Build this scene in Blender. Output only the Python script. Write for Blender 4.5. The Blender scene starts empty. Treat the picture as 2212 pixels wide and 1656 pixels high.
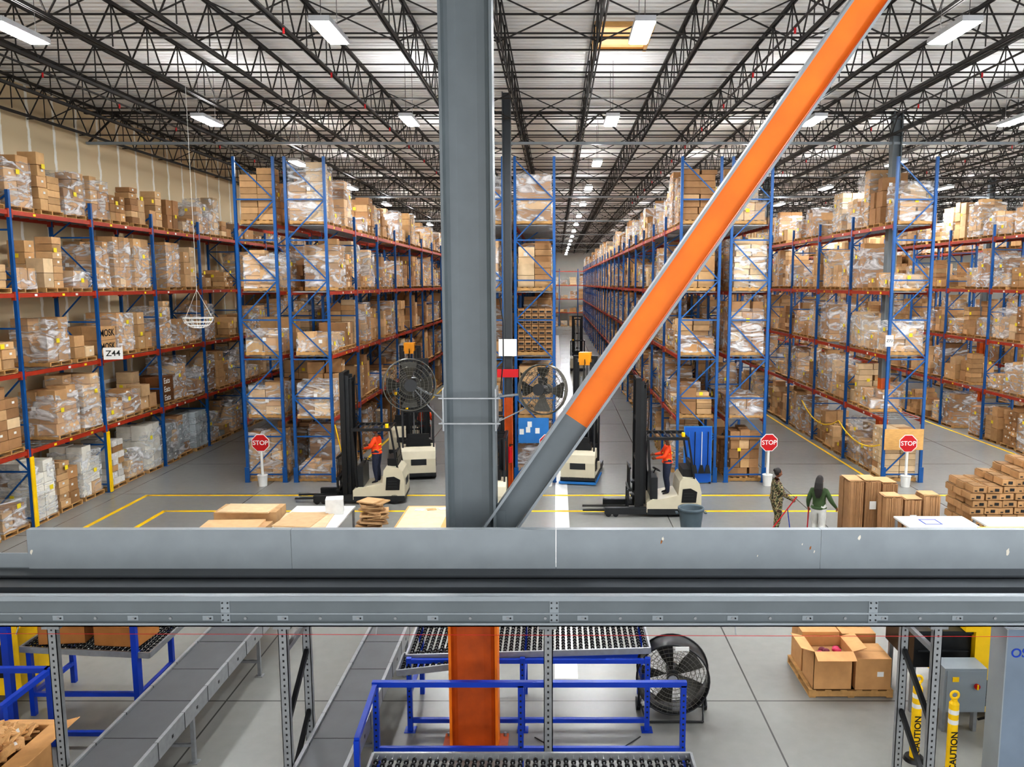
import bpy, math, random
from mathutils import Vector, Matrix
R=random.Random(7)
def lin(c):
    return tuple(((x/255)/12.92 if x/255<=.04045 else ((x/255+.055)/1.055)**2.4) for x in c)
# ------------------------------------------------------------------ materials
def M(name,rgb,rough=.5,metal=0,var=.12,scale=2.0,bump=0,bscale=None,emit=0,vc=False,spec=.5,stretch=(1,1,1)):
    m=bpy.data.materials.new(name); m.use_nodes=True; nt=m.node_tree; N=nt.nodes; L=nt.links
    b=N['Principled BSDF']; b.inputs['Roughness'].default_value=rough; b.inputs['Metallic'].default_value=metal
    b.inputs['Specular IOR Level'].default_value=spec
    tc=N.new('ShaderNodeTexCoord'); mp=N.new('ShaderNodeMapping'); mp.inputs['Scale'].default_value=stretch
    L.new(tc.outputs['Object'],mp.inputs[0])
    no=N.new('ShaderNodeTexNoise'); no.inputs['Scale'].default_value=scale; no.inputs['Detail'].default_value=4
    L.new(mp.outputs[0],no.inputs['Vector'])
    mr=N.new('ShaderNodeMapRange'); mr.inputs[1].default_value=.25; mr.inputs[2].default_value=.75
    mr.inputs[3].default_value=1-var; mr.inputs[4].default_value=1+var
    L.new(no.outputs['Fac'],mr.inputs[0])
    mx=N.new('ShaderNodeMix'); mx.data_type='RGBA'; mx.blend_type='MULTIPLY'; mx.inputs[0].default_value=1
    mx.inputs[6].default_value=(*lin(rgb),1)
    if vc:
        at=N.new('ShaderNodeAttribute'); at.attribute_name='Col'; L.new(at.outputs['Color'],mx.inputs[6])
    L.new(mr.outputs[0],mx.inputs[7]); L.new(mx.outputs[2],b.inputs['Base Color'])
    if bump:
        n2=N.new('ShaderNodeTexNoise'); n2.inputs['Scale'].default_value=bscale or scale*4; L.new(mp.outputs[0],n2.inputs['Vector'])
        bp=N.new('ShaderNodeBump'); bp.inputs['Strength'].default_value=bump; bp.inputs['Distance'].default_value=.02
        L.new(n2.outputs['Fac'],bp.inputs['Height']); L.new(bp.outputs[0],b.inputs['Normal'])
    if emit:
        b.inputs['Emission Color'].default_value=(*lin(rgb),1); b.inputs['Emission Strength'].default_value=emit
    return m
CARD=M('cardboard',(190,150,108),.75,0,.10,6,vc=True,spec=.2)
WOOD=M('pallet_wood',(180,140,88),.8,0,.25,8,vc=False)
BLUE=M('rack_blue',(6,80,142),.4,0,.12,3)
ORNG=M('rack_beam_orange',(160,52,28),.45,0,.15,5)
YEL=M('safety_yellow',(246,200,0),.5,0,.08,5)
GALV=M('galvanised',(150,153,155),.35,.5,.12,12)
STEELD=M('joist_dark_steel',(46,43,41),.6,.2,.15,3)
GREY=M('paint_grey',(104,112,116),.42,0,.08,2.5,bump=.05)
GREYL=M('paint_grey_light',(142,150,155),.4,0,.07,3)
GREYD=M('paint_grey_dark',(62,66,70),.35,0,.1,2)
PORG=M('primer_orange',(232,122,6),.5,0,.14,2.2,bump=.05)
PORGD=M('primer_orange_dark',(186,82,14),.5,0,.25,4,bump=.05)
BLACK=M('black_plastic',(17,18,20),.4,0,.2,6)
DGREY=M('dark_grey_metal',(44,46,48),.4,.3,.15,5)
WHITE=M('white_paint',(222,222,218),.4,0,.05,4)
CREAM=M('truck_cream',(206,198,174),.35,0,.06,3)
RED=M('sign_red',(186,14,24),.4,0,.05,4)
LBLUE=M('board_blue',(44,118,184),.5,0,.06,4)
RBLUE=M('frame_blue',(10,60,170),.35,0,.08,4)
YLAB=M('label_yellow',(235,214,40),.6,0,.05,4)
WLAB=M('label_white',(228,228,224),.6,0,.05,4)
CHROME=M('wire_metal',(110,108,100),.35,.6,.1,6)
PLY=M('plywood',(205,160,98),.7,0,.15,6,stretch=(1,1,6))
BELT=M('belt_grey',(78,80,82),.42,0,.1,3)
INK=M('ink_black',(18,18,18),.6)
VEST=M('vest_orange',(240,76,20),.6,0,.06,6)
SKIN=M('skin_brown',(124,80,58),.55,0,.06,8)
HAIR=M('hair_black',(26,20,18),.5,0,.2,30)
GREEN=M('sweater_green',(56,76,44),.85,0,.15,20)
WPANT=M('trousers_white',(200,200,196),.8,0,.08,12)
SHOE=M('shoe_dark',(30,30,34),.6)
DENIM=M('denim_navy',(40,46,66),.85,0,.2,20)
EYEW=M('eye_white',(230,228,222),.3)
LIP=M('lip',(130,62,56),.5)
TRASH=M('bin_grey_plastic',(72,86,94),.5,0,.06,4)
KRAFT=M('kraft_paper',(200,156,104),.75,0,.2,14,bump=.3)
PURP=M('mailer_print',(110,40,60),.7)
PINK=M('bag_pink',(190,50,90),.5)
GLASSB=M('fixture_housing',(190,192,195),.4,.2)
def camo():
    m=M('camo_cloth',(90,84,62),.85); nt=m.node_tree; N=nt.nodes; L=nt.links
    n=N.new('ShaderNodeTexNoise'); n.inputs['Scale'].default_value=13; n.inputs['Detail'].default_value=1
    tc=N.new('ShaderNodeTexCoord'); L.new(tc.outputs['Object'],n.inputs['Vector'])
    cr=N.new('ShaderNodeValToRGB'); cr.color_ramp.interpolation='CONSTANT'; e=cr.color_ramp.elements
    e[0].position=0; e[0].color=(*lin((46,50,38)),1); e[1].position=.43; e[1].color=(*lin((96,98,66)),1)
    x=e.new(.5); x.color=(*lin((160,146,110)),1); x=e.new(.57); x.color=(*lin((70,52,40)),1)
    L.new(n.outputs['Fac'],cr.inputs[0]); L.new(cr.outputs[0],N['Principled BSDF'].inputs['Base Color']); return m
CAMO=camo()
def wrapmat():
    m=bpy.data.materials.new('stretch_wrap'); m.use_nodes=True; nt=m.node_tree; N=nt.nodes; L=nt.links
    b=N['Principled BSDF']; b.inputs['Base Color'].default_value=(.9,.92,.94,1); b.inputs['Roughness'].default_value=.16
    tc=N.new('ShaderNodeTexCoord'); mp=N.new('ShaderNodeMapping'); mp.inputs['Rotation'].default_value=(.5,.35,.4); mp.inputs['Scale'].default_value=(.8,.8,2.2)
    L.new(tc.outputs['Object'],mp.inputs[0])
    n=N.new('ShaderNodeTexNoise'); n.inputs['Scale'].default_value=1.5; n.inputs['Detail'].default_value=6; n.inputs['Roughness'].default_value=.55; n.inputs['Distortion'].default_value=2.0; L.new(mp.outputs[0],n.inputs['Vector'])
    mr=N.new('ShaderNodeMapRange'); mr.inputs[1].default_value=.46; mr.inputs[2].default_value=.68; mr.inputs[3].default_value=.09; mr.inputs[4].default_value=.82
    L.new(n.outputs['Fac'],mr.inputs[0]); L.new(mr.outputs[0],b.inputs['Alpha'])
    bp=N.new('ShaderNodeBump'); bp.inputs['Strength'].default_value=1; bp.inputs['Distance'].default_value=.08; L.new(n.outputs['Fac'],bp.inputs['Height']); L.new(bp.outputs[0],b.inputs['Normal'])
    return m
WRAP=wrapmat()
def floormat():
    m=M('polished_concrete',(138,138,134),.3,0,.06,.3); nt=m.node_tree; N=nt.nodes; L=nt.links
    b=N['Principled BSDF']; src=b.inputs['Base Color'].links[0].from_socket
    tc=N.new('ShaderNodeTexCoord'); n=N.new('ShaderNodeTexNoise'); n.inputs['Scale'].default_value=5; n.inputs['Detail'].default_value=3; n.inputs['Roughness'].default_value=.5
    L.new(tc.outputs['Object'],n.inputs['Vector'])
    mr=N.new('ShaderNodeMapRange'); mr.inputs[1].default_value=.2; mr.inputs[2].default_value=.8; mr.inputs[3].default_value=.95; mr.inputs[4].default_value=1.04; L.new(n.outputs['Fac'],mr.inputs[0])
    mx=N.new('ShaderNodeMix'); mx.data_type='RGBA'; mx.blend_type='MULTIPLY'; mx.inputs[0].default_value=1
    L.new(src,mx.inputs[6]); L.new(mr.outputs[0],mx.inputs[7])
    br=N.new('ShaderNodeTexBrick'); br.offset=0; br.inputs['Scale'].default_value=1; br.inputs['Mortar Size'].default_value=.014; br.inputs['Brick Width'].default_value=4.1; br.inputs['Row Height'].default_value=4.1
    br.inputs['Color1'].default_value=(1,1,1,1); br.inputs['Color2'].default_value=(.94,.94,.94,1); br.inputs['Mortar'].default_value=(.3,.3,.3,1)
    mp=N.new('ShaderNodeMapping'); mp.inputs['Location'].default_value=(1.0,.6,0); L.new(tc.outputs['Object'],mp.inputs[0]); L.new(mp.outputs[0],br.inputs['Vector'])
    m2=N.new('ShaderNodeMix'); m2.data_type='RGBA'; m2.blend_type='MULTIPLY'; m2.inputs[0].default_value=1
    L.new(mx.outputs[2],m2.inputs[6]); L.new(br.outputs['Color'],m2.inputs[7]); L.new(m2.outputs[2],b.inputs['Base Color'])
    b.inputs['Roughness'].default_value=.27
    return m
FLOOR=floormat()
def wallmat():
    m=M('drywall_unfinished',(200,184,150),.9,0,.06,1); nt=m.node_tree; N=nt.nodes; L=nt.links
    b=N['Principled BSDF']; tc=N.new('ShaderNodeTexCoord'); sp=N.new('ShaderNodeSeparateXYZ'); cb=N.new('ShaderNodeCombineXYZ')
    n=N.new('ShaderNodeTexNoise'); n.inputs['Scale'].default_value=2.5; n.inputs['Detail'].default_value=5; L.new(tc.outputs['Object'],n.inputs['Vector'])
    L.new(tc.outputs['Object'],sp.inputs[0])
    ad=N.new('ShaderNodeMath'); ad.operation='MULTIPLY_ADD'; ad.inputs[1].default_value=.2; L.new(n.outputs['Fac'],ad.inputs[0]); L.new(sp.outputs[1],ad.inputs[2])
    L.new(ad.outputs[0],cb.inputs[0]); L.new(sp.outputs[2],cb.inputs[1])
    br=N.new('ShaderNodeTexBrick'); br.offset=.5; br.inputs['Scale'].default_value=1; br.inputs['Mortar Size'].default_value=.075; br.inputs['Mortar Smooth'].default_value=.3
    br.inputs['Brick Width'].default_value=1.22; br.inputs['Row Height'].default_value=3.05
    br.inputs['Color1'].default_value=(*lin((222,204,170)),1); br.inputs['Color2'].default_value=(*lin((208,190,156)),1); br.inputs['Mortar'].default_value=(*lin((252,250,242)),1)
    L.new(cb.outputs[0],br.inputs['Vector']); L.new(br.outputs['Color'],b.inputs['Base Color']); return m
WALL=wallmat()
# ------------------------------------------------------------------ mesh builder
BF=[(0,3,2,1),(4,5,6,7),(0,1,5,4),(1,2,6,5),(2,3,7,6),(3,0,4,7)]
class MB:
    def __init__(s): s.v=[];s.f=[];s.m=[];s.c=[];s.s=[];s.mats=[]
    def mi(s,m):
        if m not in s.mats: s.mats.append(m)
        return s.mats.index(m)
    def add(s,vs,fs,mat,col=(1,1,1),sm=False):
        o=len(s.v); s.v.extend([tuple(v) for v in vs]); s.f.extend([tuple(i+o for i in f) for f in fs])
        s.m.extend([s.mi(mat)]*len(fs)); s.s.extend([sm]*len(fs)); s.c.extend([(*col,1)]*len(vs))
    def box(s,c,sz,mat,col=(1,1,1),rz=0,T=None,faces=BF):
        x,y,z=sz[0]/2,sz[1]/2,sz[2]/2
        P=[(-x,-y,-z),(x,-y,-z),(x,y,-z),(-x,y,-z),(-x,-y,z),(x,-y,z),(x,y,z),(-x,y,z)]
        if rz:
            a,b=math.cos(rz),math.sin(rz); P=[(a*p[0]-b*p[1],b*p[0]+a*p[1],p[2]) for p in P]
        if T is not None: P=[tuple(T@Vector(p)) for p in P]
        s.add([(p[0]+c[0],p[1]+c[1],p[2]+c[2]) for p in P],faces,mat,col)
    def bb(s,x0,x1,y0,y1,z0,z1,mat,col=(1,1,1)): s.box(((x0+x1)/2,(y0+y1)/2,(z0+z1)/2),(abs(x1-x0),abs(y1-y0),abs(z1-z0)),mat,col)
    def frame(s,p,q,up=(0,0,1)):
        p=Vector(p);q=Vector(q);d=(q-p).normalized();u=Vector(up)
        if abs(d.dot(u))>.98: u=Vector((0,1,0)) if abs(d.y)<.9 else Vector((1,0,0))
        a=d.cross(u).normalized(); b=a.cross(d).normalized(); return p,q,a,b
    def bar(s,p,q,w,h,mat,col=(1,1,1),up=(0,0,1)):
        p,q,a,b=s.frame(p,q,up); w/=2;h/=2
        vs=[p-a*w-b*h,p+a*w-b*h,p+a*w+b*h,p-a*w+b*h,q-a*w-b*h,q+a*w-b*h,q+a*w+b*h,q-a*w+b*h]
        s.add(vs,BF,mat,col)
    def cyl(s,p,q,r,mat,n=12,r2=None,cap=True,col=(1,1,1)):
        p,q,a,b=s.frame(p,q); r2=r if r2 is None else r2
        A=[p+(a*math.cos(2*math.pi*i/n)+b*math.sin(2*math.pi*i/n))*r for i in range(n)]
        B=[q+(a*math.cos(2*math.pi*i/n)+b*math.sin(2*math.pi*i/n))*r2 for i in range(n)]
        s.add(A+B,[(i,(i+1)%n,n+(i+1)%n,n+i) for i in range(n)],mat,col,True)
        if cap: s.add(A+B,[tuple(range(n-1,-1,-1)),tuple(range(n,2*n))],mat,col)
    def path(s,pts,r,mat,n=6,rs=None):
        for i in range(len(pts)-1):
            s.cyl(pts[i],pts[i+1],rs[i] if rs else r,mat,n,rs[i+1] if rs else r)
    def tor(s,c,ax,R_,r,mat,n=28,k=5):
        c=Vector(c);_,_,a,b=s.frame(c,c+Vector(ax)); ax=Vector(ax).normalized(); vs=[]
        for i in range(n):
            t=2*math.pi*i/n; d=a*math.cos(t)+b*math.sin(t)
            for j in range(k):
                u=2*math.pi*j/k; vs.append(c+d*(R_+r*math.cos(u))+ax*r*math.sin(u))
        s.add(vs,[(i*k+j,((i+1)%n)*k+j,((i+1)%n)*k+(j+1)%k,i*k+(j+1)%k) for i in range(n) for j in range(k)],mat,(1,1,1),True)
    def ell(s,c,r,mat,T=None,n=16,k=10,fn=None):
        vs=[];
        for j in range(k+1):
            ph=math.pi*j/k
            for i in range(n):
                t=2*math.pi*i/n; v=Vector((r[0]*math.sin(ph)*math.cos(t),r[1]*math.sin(ph)*math.sin(t),r[2]*math.cos(ph)))
                if fn: v=fn(v)
                if T is not None: v=T@v
                vs.append(v+Vector(c))
        s.add(vs,[(j*n+i,(j+1)*n+i,(j+1)*n+(i+1)%n,j*n+(i+1)%n) for j in range(k) for i in range(n)],mat,(1,1,1),True)
    def prism(s,poly,y0,y1,mat,axis='y',T=None):
        n=len(poly); P=[(a,y0,b) for a,b in poly]+[(a,y1,b) for a,b in poly]
        if axis=='x': P=[(p[1],p[0],p[2]) for p in P]
        if axis=='z': P=[(p[0],p[2],p[1]) for p in P]
        if T is not None: P=[tuple(T@Vector(p)) for p in P]
        s.add(P,[tuple(range(n)),tuple(range(2*n-1,n-1,-1))]+[(i,n+i,n+(i+1)%n,(i+1)%n) for i in range(n)],mat)
    def xf(s,Mx,start=0):
        for i in range(start,len(s.v)): s.v[i]=tuple(Mx@Vector(s.v[i]))
    def build(s,name,loc=(0,0,0),rot=0,parent=None,recalc=False):
        me=bpy.data.meshes.new(name); me.from_pydata(s.v,[],s.f)
        for m in s.mats: me.materials.append(m)
        me.polygons.foreach_set('material_index',s.m); me.polygons.foreach_set('use_smooth',s.s)
        at=me.color_attributes.new('Col','FLOAT_COLOR','POINT'); at.data.foreach_set('color',[x for c in s.c for x in c])
        me.update(); o=bpy.data.objects.new(name,me); o.location=loc; o.rotation_euler=(0,0,rot)
        bpy.context.scene.collection.objects.link(o)
        if parent: o.parent=parent
        return o
def text(body,size,loc,rot,mat,parent,name='lettering',ex=.002,sx=1):
    cu=bpy.data.curves.new(name,'FONT'); cu.body=body; cu.size=size; cu.extrude=ex; cu.align_x='CENTER'; cu.align_y='CENTER'; cu.offset=size*.012
    o=bpy.data.objects.new(name,cu); cu.materials.append(mat); o.location=loc; o.rotation_euler=rot; o.scale=(sx,1,1)
    bpy.context.scene.collection.objects.link(o); o.parent=parent; return o
# ------------------------------------------------------------------ shell
XL,XR,YB,ZR=-15.5,52,128,12.15
m=MB(); m.bb(XL-.3,XR+.3,-4,YB+.3,-.2,0,FLOOR); m.build('floor')
m=MB(); m.bb(XL-.3,XL,-4,YB,0,ZR,WALL); m.build('wall_left')
WB=M('wall_back_panel',(214,212,204),.8,0,.04,1)
m=MB(); m.bb(XL-.3,XR,YB,YB+.3,0,ZR,WB); m.build('wall_back')
m=MB(); m.bb(XR,XR+.3,-4,YB+.3,0,ZR,WB); m.build('wall_right')
DECK=M('roof_deck_white',(230,229,226),.55,0,.06,1.2)
m=MB(); vs=[];fs=[]; y=-4; n=0
while y<YB:
    for dy,z in ((0,12.15),(.11,12.15),(.14,12.2),(.21,12.2)):
        vs+= [(XL-.3,y+dy,z),(XR+.3,y+dy,z)]
    y+=.24
fs=[(2*i,2*i+1,2*i+3,2*i+2) for i in range(len(vs)//2-1)]
m.add(vs,fs,DECK); m.bb(XL-.3,XR+.3,-4,YB+.3,12.23,12.4,DECK); m.build('ceiling')
# joists
m=MB(); y0,y1=2,YB-.2
for z in (11.12,12.06):
    for dx in (-.03,.03): m.bar((dx,y0,z),(dx,y1,z),.028,.065,STEELD)
y=y0;k=0
while y<y1-.8:
    a,b=(11.12,12.06) if k%2==0 else (12.06,11.12)
    m.bar((0,y,a),(0,y+.72,b),.026,.026,STEELD)
    if k%2==0: m.bar((0,y+.72,12.06),(0,y+.71,11.2),.02,.02,STEELD)
    y+=.72;k+=1
o=m.build('roof_joist',(.85-1.98*8,0,0)); ar=o.modifiers.new('rows','ARRAY'); ar.use_relative_offset=False; ar.use_constant_offset=True; ar.constant_offset_displace=(1.98,0,0); ar.count=34
m=MB(); y=6.0;k=0; XA,XB=XL+.05,XR-.05
while y<YB-1:
    m.bar((XA,y,11.17),(XB,y,11.17),.032,.032,STEELD); m.bar((XA,y+1.3,12.02),(XB,y+1.3,12.02),.035,.035,STEELD); m.bar((XA,y,12.02),(XB,y,12.02),.032,.032,STEELD)
    if k%3==1:
        x=.85-1.98*8
        while x<XR-2:
            m.bar((x,y+.1,11.12),(x+1.98,y+.1,12.0),.026,.026,STEELD); m.bar((x,y+.14,12.0),(x+1.98,y+.14,11.12),.026,.026,STEELD); x+=1.98
    y+=2.6;k+=1
m.build('joist_bridging')
for gy in (27.2,43.7,60.2,76.7,93.2,109.7):
    m=MB()
    for z,h in ((10.98,.08),(11.95,.08)): m.bar((XL+.05,gy,z),(XR-.05,gy,z),.14,h,GREYL if z<11.5 else STEELD)
    x=XL+.1
    while x<XR-2: m.bar((x,gy,11.0),(x+.99,gy,11.93),.05,.05,STEELD); m.bar((x+.99,gy,11.93),(x+1.98,gy,11.0),.05,.05,STEELD); x+=1.98
    m.build('roof_girder')
SKY=M('skylight_panel',(232,190,130),.6,0,.12,2,emit=.5)
m=MB(); m.bb(.9,2.15,18.6,20.4,12.1,12.14,SKY)
for a in (.9,2.15): m.bb(a-.04,a+.04,18.56,20.44,12.02,12.15,PLY)
for a in (18.6,19.5,20.4): m.bb(.86,2.19,a-.03,a+.03,12.04,12.14,PLY)
m.build('roof_skylight')
m=MB()
for px in (-11.2,-4.9,4.3,9.3,15.2,21): m.cyl((px,11,10.98),(px,YB-.5,10.98),.025,STEELD,8)
for px in (-11.2,-4.9,4.3,9.3,15.2):
    for k in range(12): m.cyl((px,12+k*3.1,10.98),(px,12+k*3.1,10.86),.022,RED,6)
m.build('sprinkler_pipes')
# ------------------------------------------------------------------ lights
LE=M('led_diffuser',(255,250,240),.5); b=LE.node_tree.nodes['Principled BSDF']; b.inputs['Emission Color'].default_value=(.95,.975,1,1); b.inputs['Emission Strength'].default_value=165
LU=M('added_uplight',(255,250,240),.5); b=LU.node_tree.nodes['Principled BSDF']; b.inputs['Emission Color'].default_value=(.97,.98,1,1); b.inputs['Emission Strength'].default_value=45  # glow for a top strip added to each fixture to brighten the ceiling
def fixture(x,y):
    m=MB(); m.box((0,0,.05),(.34,1.26,.09),GLASSB); m.box((0,0,-.005),(.29,1.18,.02),LE); m.box((0,0,.105),(.2,1.0,.012),LU)
    for s in (-1,1): m.cyl((0,s*.5,.1),(0,s*.5,1.4),.006,STEELD,5)
    m.build('high_bay_light',(x,y,10.6))
for j in range(-1,15):
    for i in range(-2,7):
        if j==-1 and i<1: continue
        fixture(1.45+5.28*i,14.2+7.45*j)
# ------------------------------------------------------------------ racks
CT=[(196,160,118),(184,146,104),(208,174,132),(172,132,92),(190,152,110),(216,188,150),(160,122,86),(200,162,116)]
CTL=[lin(c) for c in CT]; WH=[lin((214,210,202)),lin((180,188,190)),lin((90,124,120)),lin((226,222,210)),lin((150,152,150))]
def pallet(m,x,y,z,W,D,lod):
    if lod==2: m.box((x,y,z+.06),(W,D,.12),WOOD); return
    for k in (-1,0,1): m.box((x,y+k*(D/2-.03),z+.06),(W,.05,.09),WOOD)
    n=6 if lod==0 else 3
    for i in range(n): m.box((x-W/2+.05+(W-.1)*i/(n-1),y,z+.115),(.1 if lod==0 else .25,D,.02),WOOD)
    for k in (-1,0,1): m.box((x+k*(W/2-.05),y,z+.008),(.1,D,.016),WOOD)
def substack(m,x,y,z,W,D,H,lod,base,mx=3):
    bh=R.choice([.2,.26,.32,.4,.52]); nz=max(1,round(H/bh)); bh=min(bh,H/nz)
    if mx==3: nx,ny=R.choice([2,2,3]),R.choice([2,3,3])
    else: nx=R.choice([1,2]) if W>.6 else 1; ny=R.choice([1,2]) if D>.6 else 1
    if lod==2: nx,ny=min(nx,R.choice([1,2])),min(ny,2)
    bw=W/nx; bd=D/ny; messy=R.random()<.4
    for k in range(nz):
        for i in range(nx):
            for j in range(ny):
                if 0<i<nx-1 and 0<j<ny-1 and k<nz-1: continue
                if k==nz-1 and nz>1 and R.random()<.33: continue
                f=R.uniform(.74,1.12); col=tuple(min(1,c*f) for c in (base if R.random()<.85 else R.choice(CTL)))
                jt=.035 if messy else .008
                cx=x-W/2+bw*(i+.5)+R.uniform(-jt,jt); cy=y-D/2+bd*(j+.5)+R.uniform(-jt,jt)
                hh=bh*(R.uniform(.7,1.25) if (k==nz-1 and messy) else 1)
                m.box((cx,cy,z+bh*k+hh/2),(bw-.016,bd-.016,hh-.012),CARD,col,rz=R.uniform(-.1,.1) if messy else 0)
                if lod==0:
                    if i in(0,nx-1) and R.random()<.5:
                        sx=1 if i==nx-1 else -1
                        m.box((cx+sx*(bw/2),cy+R.uniform(-.1,.1)*bd,z+bh*k+hh*.55),(.006,.09,.06),WLAB)
                    m.box((cx,cy,z+bh*k+hh-.005),(bw-.02,.05,.004),CARD,tuple(c*.75 for c in col))
    return nz*bh
def load(m,x,y,z,hmax,lod,wrapp=.64,white=False):
    W=1.1; D=1.02; x+=R.uniform(-.06,.06); y+=R.uniform(-.05,.05)
    pallet(m,x,y,z,W,D,lod); z+=.127
    H=hmax*R.choice([.98,.92,.85,.7,.6,.98,.4,.88,.95,.5,.3])
    base=R.choice(WH) if (white and R.random()<.7) else R.choice(CTL)
    W2=W*R.uniform(.86,1.0); D2=D*R.uniform(.84,1.0); q=R.random()
    if lod==2 or q<.42: h=substack(m,x,y,z,W2,D2,H,lod,base)
    elif q<.7:
        s=R.uniform(.4,.6); h1=substack(m,x,y-D2/2+D2*s/2,z,W2,D2*s,H,lod,base,2); h2=substack(m,x,y+D2/2-D2*(1-s)/2,z,W2,D2*(1-s),H*R.uniform(.5,.95),lod,R.choice(CTL),2); h=max(h1,h2)
    else:
        h=0
        for a in (-1,1):
            for b in (-1,1): h=max(h,substack(m,x+a*W2/4,y+b*D2/4,z,W2/2,D2/2,H*R.uniform(.45,1),lod,R.choice(CTL),2))
    if R.random()<wrapp:
        hh=h*R.uniform(.82,.98); a,b=W2/2+.02,D2/2+.02; seg=5 if lod==0 else 2
        vs=[];ring=[]
        for s in range(seg): ring.append((-a+2*a*s/seg,-b))
        for s in range(seg): ring.append((a,-b+2*b*s/seg))
        for s in range(seg): ring.append((a-2*a*s/seg,b))
        for s in range(seg): ring.append((-a,b-2*b*s/seg))
        n=len(ring); lv=4 if lod==0 else 1
        for l in range(lv+1):
            for (px,py) in ring:
                q=1+R.uniform(-.012,.025); vs.append((x+px*q,y+py*q,z-.04+(hh+.06)*l/lv+ (R.uniform(-.05,.06) if l==lv else 0)))
        fs=[(l*n+i,l*n+(i+1)%n,(l+1)*n+(i+1)%n,(l+1)*n+i) for l in range(lv) for i in range(n)]
        vs.append((x+R.uniform(-.1,.1),y,z+hh+.08)); c=len(vs)-1; fs+=[(lv*n+i,lv*n+(i+1)%n,c) for i in range(n)]
        m.add(vs,fs,WRAP)
    if lod<2 and R.random()<.8:
        for fx in ((x-W2/2-.035),(x+W2/2+.035)):
            m.box((fx,y+R.uniform(-.3,.3),z+h*R.uniform(.4,.8)),(.006,.14,.12),YLAB)
    if lod==0 and R.random()<.6: m.box((x+R.uniform(-.3,.3),y-D2/2-.04,z+h*R.uniform(.4,.8)),(.11,.006,.11),YLAB if R.random()<.5 else WLAB)
LV=[2.08,4.12,6.16,8.25]; BAY=3.6
def rack(x0,x1,ys,nb,tall,occ=.92,skip=()):
    m=MB(); lm=MB(); P=.085
    for b in range(nb+1):
        y=ys+b*BAY; top=10.3 if (tall and b==0) else 8.75
        for x in (x0,x1):
            m.bb(x-P/2,x+P/2,y-.04,y+.04,0,top,BLUE); m.bb(x-.09,x+.09,y-.07,y+.07,0,.012,BLUE)
        z=.25;k=0
        while z<top-.2:
            m.bar((x0,y,z),(x1,y,z),.035,.045,BLUE)
            z2=min(z+1.25,top-.1)
            if k%2==0: m.bar((x0,y,z),(x1,y,z2),.03,.04,BLUE)
            else: m.bar((x1,y,z),(x0,y,z2),.03,.04,BLUE)
            z+=1.25;k+=1
        if b<nb:
            d=y+BAY/2; lod=0 if d<38 else (1 if d<58 else 2)
            for z in LV:
                for x in (x0,x1): 
                    m.bb(x-.03,x+.03,y+.045,y+BAY-.045,z-.12,z-.01,ORNG)
                    for yy in (y+.07,y+BAY-.07): m.bb(x-.045,x+.045,yy-.025,yy+.025,z-.19,z+.03,ORNG)
                    if lod==0:
                        sx=.033 if x==x1 else -.033
                        for q in range(1,4):
                            if R.random()<.7: m.box((x+sx,y+BAY*q/4+R.uniform(-.2,.2),z-.065),(.004,.11,.06),R.choice([YLAB,WLAB]))
                nn=9 if lod==0 else 3
                for q in range(nn): 
                    yy=y+.2+(BAY-.4)*q/(nn-1); m.bb(x0+.03,x1-.03,yy-.02,yy+.02,z-.045,z-.015,GALV)
                if lod==0:
                    for q in range(4): xx=x0+.15+(x1-x0-.3)*q/3; m.bb(xx-.006,xx+.006,y+.1,y+BAY-.1,z-.015,z-.005,GALV)
            for li,z in enumerate([0]+LV):
                for q in range(3):
                    if R.random()>occ or (b,li,q) in skip: continue
                    hm=1.62 if li<4 else (1.9 if (tall and b==0) else 1.55)
                    load(lm,(x0+x1)/2,y+BAY*(q+.5)/3,z,hm,lod,white=(li==0 and x0<-13))
    for x in (x0,x1): m.bb(x-.07,x+.07,ys-.1,ys-.05,0,.5,BLUE)
    r=m.build('pallet_rack'); l=lm.build('pallet_loads_cartons',parent=r); return r
rW=rack(-15.0,-13.8,13.4,29,False,skip=((4,1,0),(3,2,0),(2,1,0)))
for x0,x1 in ((-10.0,-8.78),(-8.42,-7.2),(-2.88,-1.66),(-1.28,-.06),(3.92,5.14),(5.5,6.72)): rack(x0,x1,25.5,25,True,.93,((0,1,0),(0,2,0)) if x0==-1.28 else ())
rD=rack(10.6,11.82,25.5,25,True)
rack(17.6,18.8,29.1,23,False,.9); rack(24,25.2,36,20,False)
m=MB()
for x in [XL+2+i*2.8 for i in range(15)]:
    for y in (121.5,122.7): m.bb(x-.05,x+.05,y-.05,y+.05,0,8.6,BLUE)
    for z in LV: m.bb(x,x+2.8,121.46,121.54,z-.12,z,ORNG)
    for z in [0]+LV[:3]:
        for q in (.5,1.5):
            load(m,x+1.4*q,122.1,z,1.6,2)
m.build('pallet_rack')
def printed(x,y,z,ny,nz,w,d,h,word,col,ink,size,face='x'):
    m=MB(); pallet(m,x,y,z,1.1,1.05,0); z+=.13
    for j in range(ny):
        for k in range(nz):
            for i in (0,1):
                cx=x+(i-.5)*w if face=='x' else x+(j-(ny-1)/2)*w; cy=y+(j-(ny-1)/2)*d if face=='x' else y+(i-.5)*d
                f=R.uniform(.85,1.1); m.box((cx,cy,z+h*(k+.5)),(w-.012,d-.012,h-.01),CARD,tuple(c*f for c in col))
    o=m.build('printed_cartons')
    for j in range(ny):
        for k in range(nz):
            if face=='x': text(word,size,(x+w+.001,y+(j-(ny-1)/2)*d,z+h*(k+.5)),(math.pi/2,0,math.pi/2),ink,o)
            else: text(word,size,(x+(j-(ny-1)/2)*w,y-d-.001,z+h*(k+.5)),(math.pi/2,0,0),ink,o)
printed(-14.4,28.4,2.08,1,3,.52,.95,.3,'Eats',lin((112,74,44)),WLAB,.28)
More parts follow.
